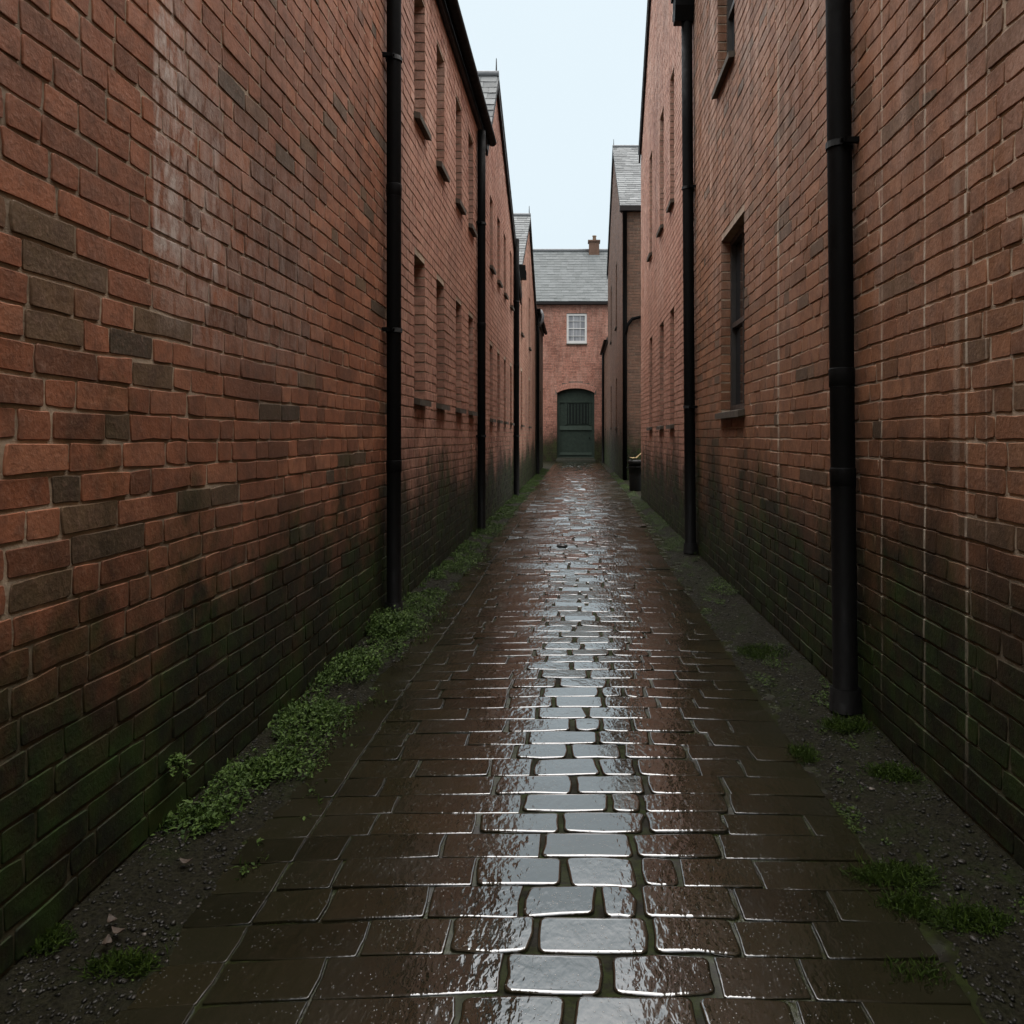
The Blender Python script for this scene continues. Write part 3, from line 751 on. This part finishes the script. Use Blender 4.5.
blocks(mb, rects_c, np.array(tc_), (0, 0, -.012), (1, 0, 0), (0, 1, 0), (0, 0, 1), d=.012, bev=.0034, rad=.019, seg=4, jit=.0040, djit=.0011, tilt=.010 + .040 * np.clip((np.array(rects_c)[:, 2] - 3.5) / 7, 0, 1), bias=np.clip(.275 - 1.2 / np.maximum(np.array(rects_c)[:, 2], 1), 0, .3) / 2, crown=.0005, warp=swarp, buried=.012, rng=rng)
blocks(mb, rects_s, np.array(ts_), (0, 0, -.012), (1, 0, 0), (0, 1, 0), (0, 0, 1), d=.010, bev=.0022, rad=.006, seg=3, jit=.0028, djit=.0013, tilt=.008 + .044 * np.clip((np.array(rects_s)[:, 2] - 3.5) / 7, 0, 1), bias=np.clip(.26 - 1.2 / np.maximum(np.array(rects_s)[:, 2], 1), 0, .3) / 2 * .85, crown=.0003, warp=swarp, buried=.012, rng=rng)
for i, v in enumerate(mb.v): v[:, 2] += camber(v[:, 0])
tag(mb.build('sett_path', M_SETT), kind='structure')

# rough verges
s = NT('gravel_verge'); x, y, z = s.xyz()
vo = s.vor(70); nz = s.noise(25, 5, .7); big = s.noise(2.2, 5, .65)
c = s.mix(s.mr(vo, .1, .6), (.0045, .0042, .0020), (.014, .0130, .0070)); c = s.mix(s.mr(nz, .45, .7), c, (.012, .011, .008))
c = s.mix(s.math('MULTIPLY', s.mr(big, .5, .64), s.mr(nz, .35, .6)), c, (.013, .018, .005))
M_VERGE = s.fin(c, s.mr(nz, .35, .65, .55, .9), s.bump(s.math('ADD', s.math('MULTIPLY', vo, .6), nz), .9, .014), .06)
zl = lambda x, y: -.0215 - .012 * np.clip((.99 - np.abs(x)) / .06, 0, 1) * (x < 0) - .008 * np.clip((.86 - x) / .03, 0, 1) * (x > 0) + .010 * gnoise(x * 4, y * 3, 1) + .02 * np.clip((np.abs(x) - 1.0) / .28, 0, 1) - .022 * np.clip((y - 7) / 8, 0, 1) * (np.abs(x) < 1.06) * (x > 0)
sheet('verge', -1.40, PXL + .07, -6, 38, 26, 420, zl, M_VERGE)
sheet('verge', PXR - .03, 2.6, -6, 38, 40, 420, zl, M_VERGE)
sheet('verge', -4.4, -1.40, 29.5, 38, 16, 30, lambda x, y: -.005 + 0 * x, M_VERGE)
# small stones lying on the verges
def stones(n, seed):
    rng = np.random.default_rng(seed)
    g_ = (1 + 5 ** .5) / 2
    ico = np.array([(-1, g_, 0), (1, g_, 0), (-1, -g_, 0), (1, -g_, 0), (0, -1, g_), (0, 1, g_), (0, -1, -g_), (0, 1, -g_), (g_, 0, -1), (g_, 0, 1), (-g_, 0, -1), (-g_, 0, 1)]) / 1.9
    fc = np.array([(0, 11, 5), (0, 5, 1), (0, 1, 7), (0, 7, 10), (0, 10, 11), (1, 5, 9), (5, 11, 4), (11, 10, 2), (10, 7, 6), (7, 1, 8), (3, 9, 4), (3, 4, 2), (3, 2, 6), (3, 6, 8), (3, 8, 9), (4, 9, 5), (2, 4, 11), (6, 2, 10), (8, 6, 7), (9, 8, 1)])
    side = rng.random(n) < .5
    y = 1.2 + rng.random(n) ** 1.8 * 16
    x = np.where(side, rng.uniform(-1.27, -.87, n), rng.uniform(.86, 1.23, n))
    sz = rng.uniform(.002, .0055, n) * (1 + (rng.random(n) < .05) * .6)
    P = ico[None] * (sz[:, None, None] * np.stack([rng.uniform(.8, 1.6, n), rng.uniform(.8, 1.6, n), rng.uniform(.4, .8, n)], 1)[:, None, :])
    P = P + rng.normal(0, .15, P.shape) * sz[:, None, None]
    P += np.stack([x, y, zl(x, y) + sz * .25], 1)[:, None, :]
    m = MB(); m.add(P.reshape(-1, 3), (fc[None] + (np.arange(n) * 12)[:, None, None]).reshape(-1, 3), 0, np.repeat(rng.random(n), 20), True)
    return m
s = NT('gravel_stones'); M_STONES = s.fin(s.ramp(s.attr(), [(0, (.006, .0055, .004)), (.8, (.013, .012, .008)), (.98, (.045, .04, .034)), (1, (.15, .13, .11))]), .45, None, .3)
tag(stones(16000, 3).build('gravel', M_STONES), 'fine dark gravel scattered over both wet verges of the alley', 'gravel', kind='stuff')

# ------------------------------------------------------------------ plants
def leaf_mat(name, a, b):
    s = NT(name); c = s.ramp(s.attr(), [(0, a), (1, b)]); 
    s.b.inputs['Subsurface Weight'].default_value = 0
    return s.fin(c, .6, None, .15)
M_LEAF = leaf_mat('weed_leaf', (.016, .036, .006), (.068, .112, .022))
M_LEAF2 = leaf_mat('moss_leaf', (.014, .027, .004), (.045, .075, .010))
def leaves(mb, P, size, rng, up=.6, tone_lo=0, wr=(.28, .45)):
    """fold each leaf along its midrib: 6 verts, 4 tris"""
    n = len(P); az = rng.uniform(0, 2 * np.pi, n); el = rng.normal(up, .45, n)
    D_ = np.stack([np.cos(az) * np.cos(el), np.sin(az) * np.cos(el), np.sin(el)], 1)
    S_ = np.stack([-np.sin(az), np.cos(az), np.zeros(n)], 1); Nn = np.cross(D_, S_)
    L_ = size * rng.uniform(.6, 1.4, n); W_ = L_ * rng.uniform(*wr, n)
    l, w_ = L_[:, None], W_[:, None]
    V6 = np.stack([P, P + D_ * l * .45 + S_ * w_ + Nn * l * .10, P + D_ * l * .5, P + D_ * l * .45 - S_ * w_ + Nn * l * .10, P + D_ * l - Nn * l * .12], 1)
    f = np.array([(0, 1, 2), (0, 2, 3), (2, 1, 4), (2, 4, 3)])
    mb.add(V6.reshape(-1, 3), (f[None] + (np.arange(n) * 5)[:, None, None]).reshape(-1, 3), 0, np.repeat(rng.uniform(tone_lo, 1, n), 4), False)
def clump(name, label, cat, x, y, rx, ry, h, nst, seed, size=.013, mat=M_LEAF, group='weed clumps along the wall feet', z0=None):
    """leafy weed: bent stems carrying pairs of small leaves"""
    rng = np.random.default_rng(seed); zb = float(zl(np.array(x), np.array(y))) if z0 is None else z0
    root = empty(name, label, cat, (x, y, zb), group)
    L_, st = MB(), MB(); P = []
    for k in range(nst):
        a = rng.uniform(0, 2 * np.pi); rr = math.sqrt(rng.random()); bx, by = x + rx * rr * math.cos(a) * .8, y + ry * rr * math.sin(a) * .8
        hh = h * rng.uniform(.45, 1.05) * (1 - .5 * rr * rr); lean = np.array([math.cos(a) * rr * rx * .6, math.sin(a) * rr * ry * .6]) + rng.normal(0, .3 * hh, 2)
        zz0 = zb - .01; pts = []
        for q in np.linspace(0, 1, 5): pts.append((bx + lean[0] * q * q, by + lean[1] * q * q, zz0 + hh * q * (1 - .15 * q)))
        st.tube(pts, [.0016, .0014, .0012, .001, .0007], 4, cap=False)
        m = int(7 + hh * 130)
        for q in rng.uniform(.15, 1, m):
            i = min(3, int(q * 4)); f = q * 4 - i; p = np.array(pts[i]) * (1 - f) + np.array(pts[i + 1]) * f
            P.append(p + rng.normal(0, .010 + .10 * hh, 3) * np.array([1, 1, .45]))
    P = np.array(P); P[:, 2] = np.maximum(P[:, 2], zb + .001)
    P[:, 0] = np.clip(P[:, 0], XL + .012, XR - .012)
    if mat is M_LEAF2:
        leaves(L_, P, size * 2.4, rng, .75, 0, (.04, .08)); leaves(L_, P[::3], size * .8, rng, .3)
    else:
        leaves(L_, P[::2], size, rng, .35); leaves(L_, P[1::4], size * 1.7, rng, .5, .2, (.18, .3)); leaves(L_, P[3::6], size * 2.2, rng, .9, .3, (.04, .07))
    L_.build('leaves', mat, root); st.build('stems', mat, root)
    return root
def gp(px, py):                                       # point on the ground seen at a pixel
    y = H * F / (py - VY); return (px - VX) / F * y, y
WL = [ # px, py, rx, ry, h, stems, label
 (388, 628, .13, .22, .15, 90, 'bushy bright green weed at the foot of the nearest left drainpipe', M_LEAF),
 (352, 668, .13, .28, .09, 90, 'spreading green weed between the left drainpipe clump and the broad one nearer', M_LEAF),
 (306, 716, .13, .20, .075, 80, 'broad low leafy weed mat on the left verge, about halfway to the pipe', M_LEAF),
 (262, 768, .12, .12, .05, 60, 'thin feathery weed patch at the edge of the left sett line', M_LEAF),
 (196, 818, .10, .09, .06, 60, 'isolated fluffy green weed close to the left wall base', M_LEAF),
 (122, 960, .07, .03, .025, 30, 'small flat moss tuft on the nearest left setts corner', M_LEAF2),
 (50, 940, .04, .04, .03, 22, 'tiny sprig at the bottom left against the wall foot', M_LEAF2),
 (762, 650, .12, .14, .02, 60, 'low moss patch on the right verge before the drainpipe', M_LEAF2),
 (848, 724, .09, .07, .03, 50, 'grassy tuft at the foot of the nearest right drainpipe', M_LEAF2),
 (803, 750, .045, .07, .03, 30, 'slim green tuft on the right sett joint line', M_LEAF2),
 (892, 772, .08, .06, .035, 46, 'green tuft midway across the right verge, below the pipe tuft', M_LEAF2),
 (893, 872, .10, .05, .035, 56, 'wider green tuft straddling the right sett edge near the corner', M_LEAF2),
 (905, 900, .06, .045, .04, 40, 'rounded green tuft just below the wider tuft at the right sett edge', M_LEAF2),
 (968, 914, .09, .05, .03, 46, 'dim green tuft out on the right gravel towards the wall', M_LEAF2),
 (914, 968, .06, .035, .035, 40, 'lowest green tuft beside the last pale joint at bottom right', M_LEAF2)]
for i, (px, py, rx, ry, h, ns, lab, mt) in enumerate(WL):
    x, y = gp(px, py); clump('weed_clump', lab, 'weed', x, y, rx, ry, h, int(ns * 1.6) if mt is M_LEAF else ns * 2, 100 + i, .014 if mt is M_LEAF else .010, mt)
# fern on the left wall
fy = YL(165); fzv = ZZ(762, fy)
root = empty('wall_fern', 'small pale fern growing out of the dark mossy left wall above the verge', 'fern', (XL + .01, fy, fzv))
rng = np.random.default_rng(9); L_, st = MB(), MB(); P = []
for k in range(12):
    a = rng.uniform(-1.3, 1.3); ln = rng.uniform(.05, .085); el = rng.uniform(-.2, .9)
    pts = [(XL + .008 + ln * q * math.cos(a) * math.cos(el), fy + ln * q * math.sin(a), fzv + ln * q * math.sin(el) - .05 * q * q) for q in np.linspace(0, 1, 6)]
    st.tube(pts, .0009, 4, cap=False)
    for q in np.linspace(.2, 1, 12):
        i = min(4, int(q * 5)); f = q * 5 - i; p = np.array(pts[i]) * (1 - f) + np.array(pts[i + 1]) * f; P += [p + rng.normal(0, .002, 3) for _ in range(2)]
leaves(L_, np.array(P), .011, rng, .2, .4); L_.build('leaves', M_LEAF, root); st.build('stems', M_LEAF, root)

# creeping ground cover on the verges and in the middle joints
rng = np.random.default_rng(55); mb = MB()
def dens(x, y, s_): return gnoise(x * 1.6, y * 1.1, s_) + .4 * gnoise(x * 5, y * 4, s_ + 1)
n = 115000; y = 2.2 + rng.random(n) ** 1.15 * 27; x = XL + .01 + np.abs(rng.normal(0, .22, n)); wv = .42 + .1 * np.sin(y * 1.7)
keep = (x < -.84 + .10 * np.sin(y * 2.9) * np.sin(y * 1.1) * (rng.random(n) < .5)) & (dens(x, y, 3) > -.1 + np.clip((3.6 - y) * .5, 0, 1)) & (x > XL + .012); x, y = x[keep], y[keep]
hgt = np.clip(dens(x, y, 3) + .25, 0, 1.2) * .05 * np.clip(1.3 - (x - XL) / .45, .2, 1)
Pn = np.stack([x, y, zl(x, y) + rng.random(len(x)) * hgt], 1); leaves(mb, Pn[::2], .011, rng, .35); leaves(mb, Pn[1::4], .019, rng, .5, .1, (.2, .34)); leaves(mb, Pn[3::4], .026, rng, .8, .1, (.04, .08))
tag(mb.build('weeds', M_LEAF), 'continuous strip of small creeping weeds along the left wall foot', 'ground cover', kind='stuff')
mb = MB(); n = 110000; y = 2.0 + rng.random(n) * 24; x = rng.uniform(PXR - .01, XR - .01, n)
keep = dens(x, y, 8) > .38 - .5 * np.clip((y - 5) / 5, 0, 1) * np.clip((x - .95) / .1, 0, 1); x, y = x[keep], y[keep]
leaves(mb, np.stack([x, y, zl(x, y) + rng.random(len(x)) * (.010 + .02 * (y > 6))], 1), .010, rng, .35)
tag(mb.build('moss', M_LEAF2), 'patchy low moss creeping over the right verge', 'moss', kind='stuff')

# ------------------------------------------------------------------ small things
by = 17.6; bx = 1.235
root = empty('rubbish_bin', 'dark rubbish bin standing in the gap between the right hand buildings', 'bin', (bx + .06, by, 0))
M_BIN = simple('dark_bin_plastic', (.010, .010, .009), .6, .2, .4)
mb = MB(); mb.lathe([(.0, 0), (.135, 0), (.14, .02), (.15, .3), (.165, .60), (.175, .60), (.175, .63), (.15, .63), (.14, .1), (0, .1)], (bx + .06, by, -.005), 24); bd = mb.build('body', M_BIN, root)
mb = MB()
for zc in (.52,): mb.lathe([(.150 + zc * .02, zc - .012), (.162 + zc * .02, zc), (.150 + zc * .02, zc + .012)], (bx + .06, by, 0), 24)
mb.build('rib', M_BIN, root)
mb = MB(); mb.lathe([(.18, .628), (.182, .65), (.14, .675), (.0, .69)], (bx + .06, by, 0), 24); mb.build('lid', M_BIN, root)
for sy in (-1, 1):
    mb = MB(); mb.tube([(bx + .06 + sy * .165, by - .05, .5), (bx + .06 + sy * .2, by - .04, .5), (bx + .06 + sy * .2, by + .04, .5), (bx + .06 + sy * .165, by + .05, .5)], .009, 8); mb.build('handle', M_BIN, root)
# crumpled yellowish paper on the lid
rng = np.random.default_rng(4); mb = MB(); g = 9; V3 = []
for i in range(g):
    for k in range(g):
        u, v = i / (g - 1) - .5, k / (g - 1) - .5
        V3.append((bx + .06 + u * .26, by - .03 + v * .16, .70 + max(0, u) * .22 + rng.uniform(0, .028)))
fc = [[i * g + k, i * g + k + 1, (i + 1) * g + k + 1, (i + 1) * g + k] for i in range(g - 1) for k in range(g - 1)]
mb.add(V3, fc)
pp = mb.build('crumpled_paper', simple('yellow_paper', (.34, .25, .13), .8, .2, .3))
sm = pp.modifiers.new('thick', 'SOLIDIFY'); sm.thickness = .006
tag(pp, 'crumpled yellowish paper left on top of the dark bin', 'litter')
# fallen leaves near the left corner
M_DEAD = simple('dead_leaf', (.06, .042, .03), .6, .3, .4)
spots = [(112, 922, 'pale curled leaf nearest the wall among the leaves at bottom left'), (118, 934, 'brown leaf lowest of the fallen leaves at bottom left'), (107, 944, 'flat tan leaf left of the others at bottom left'), (186, 862, 'small fallen leaf beyond the bottom left group, by the green weed')]
for i, (px, py, lab) in enumerate(spots):
    x, y = gp(px, py); rng = np.random.default_rng(i + 50); a = rng.uniform(0, 3.1)
    V3 = []; Fc = []; m = 6; zb = float(zl(np.array(x), np.array(y))) + .012
    for k in range(m + 1):
        q = k / m; wdt = .011 * math.sin(math.pi * min(1, q * .92 + .06)); l = (q - .5) * .036
        for sgn in (-1, 0, 1):
            lx, ly = l, sgn * wdt
            V3.append((x + lx * math.cos(a) - ly * math.sin(a), y + lx * math.sin(a) + ly * math.cos(a), zb + .004 * abs(sgn) + .010 * (q - .5) ** 2 * 4))
    for k in range(m):
        for j in range(2): Fc.append([k * 3 + j, k * 3 + j + 1, k * 3 + j + 4, k * 3 + j + 3])
    mb = MB(); mb.add(V3, Fc, 0, None, True); o = mb.build('fallen_leaf', M_DEAD)
    so = o.modifiers.new('thick', 'SOLIDIFY'); so.thickness = .0012
    tag(o, lab, 'leaf', 'fallen leaves on the left verge')
# a dark loose stone in the wet middle
x, y = gp(562, 547); mb = MB(); rng = np.random.default_rng(12)
mb.lathe([(0.001, -.005), (.055, .0), (.062, .012), (.045, .026), (.001, .032)], (x, y, 0), 11)
mb.v[0] += rng.normal(0, .004, mb.v[0].shape)
tag(mb.build('loose_stone', simple('dark_stone', (.03, .028, .025), .5, .4)), 'single dark flat stone lying in the shining middle of the path', 'stone')

SC.render.engine = 'CYCLES'
SC.cycles.max_bounces = 6; SC.cycles.diffuse_bounces = 3; SC.cycles.glossy_bounces = 3; SC.cycles.caustics_reflective = False; SC.cycles.caustics_refractive = False
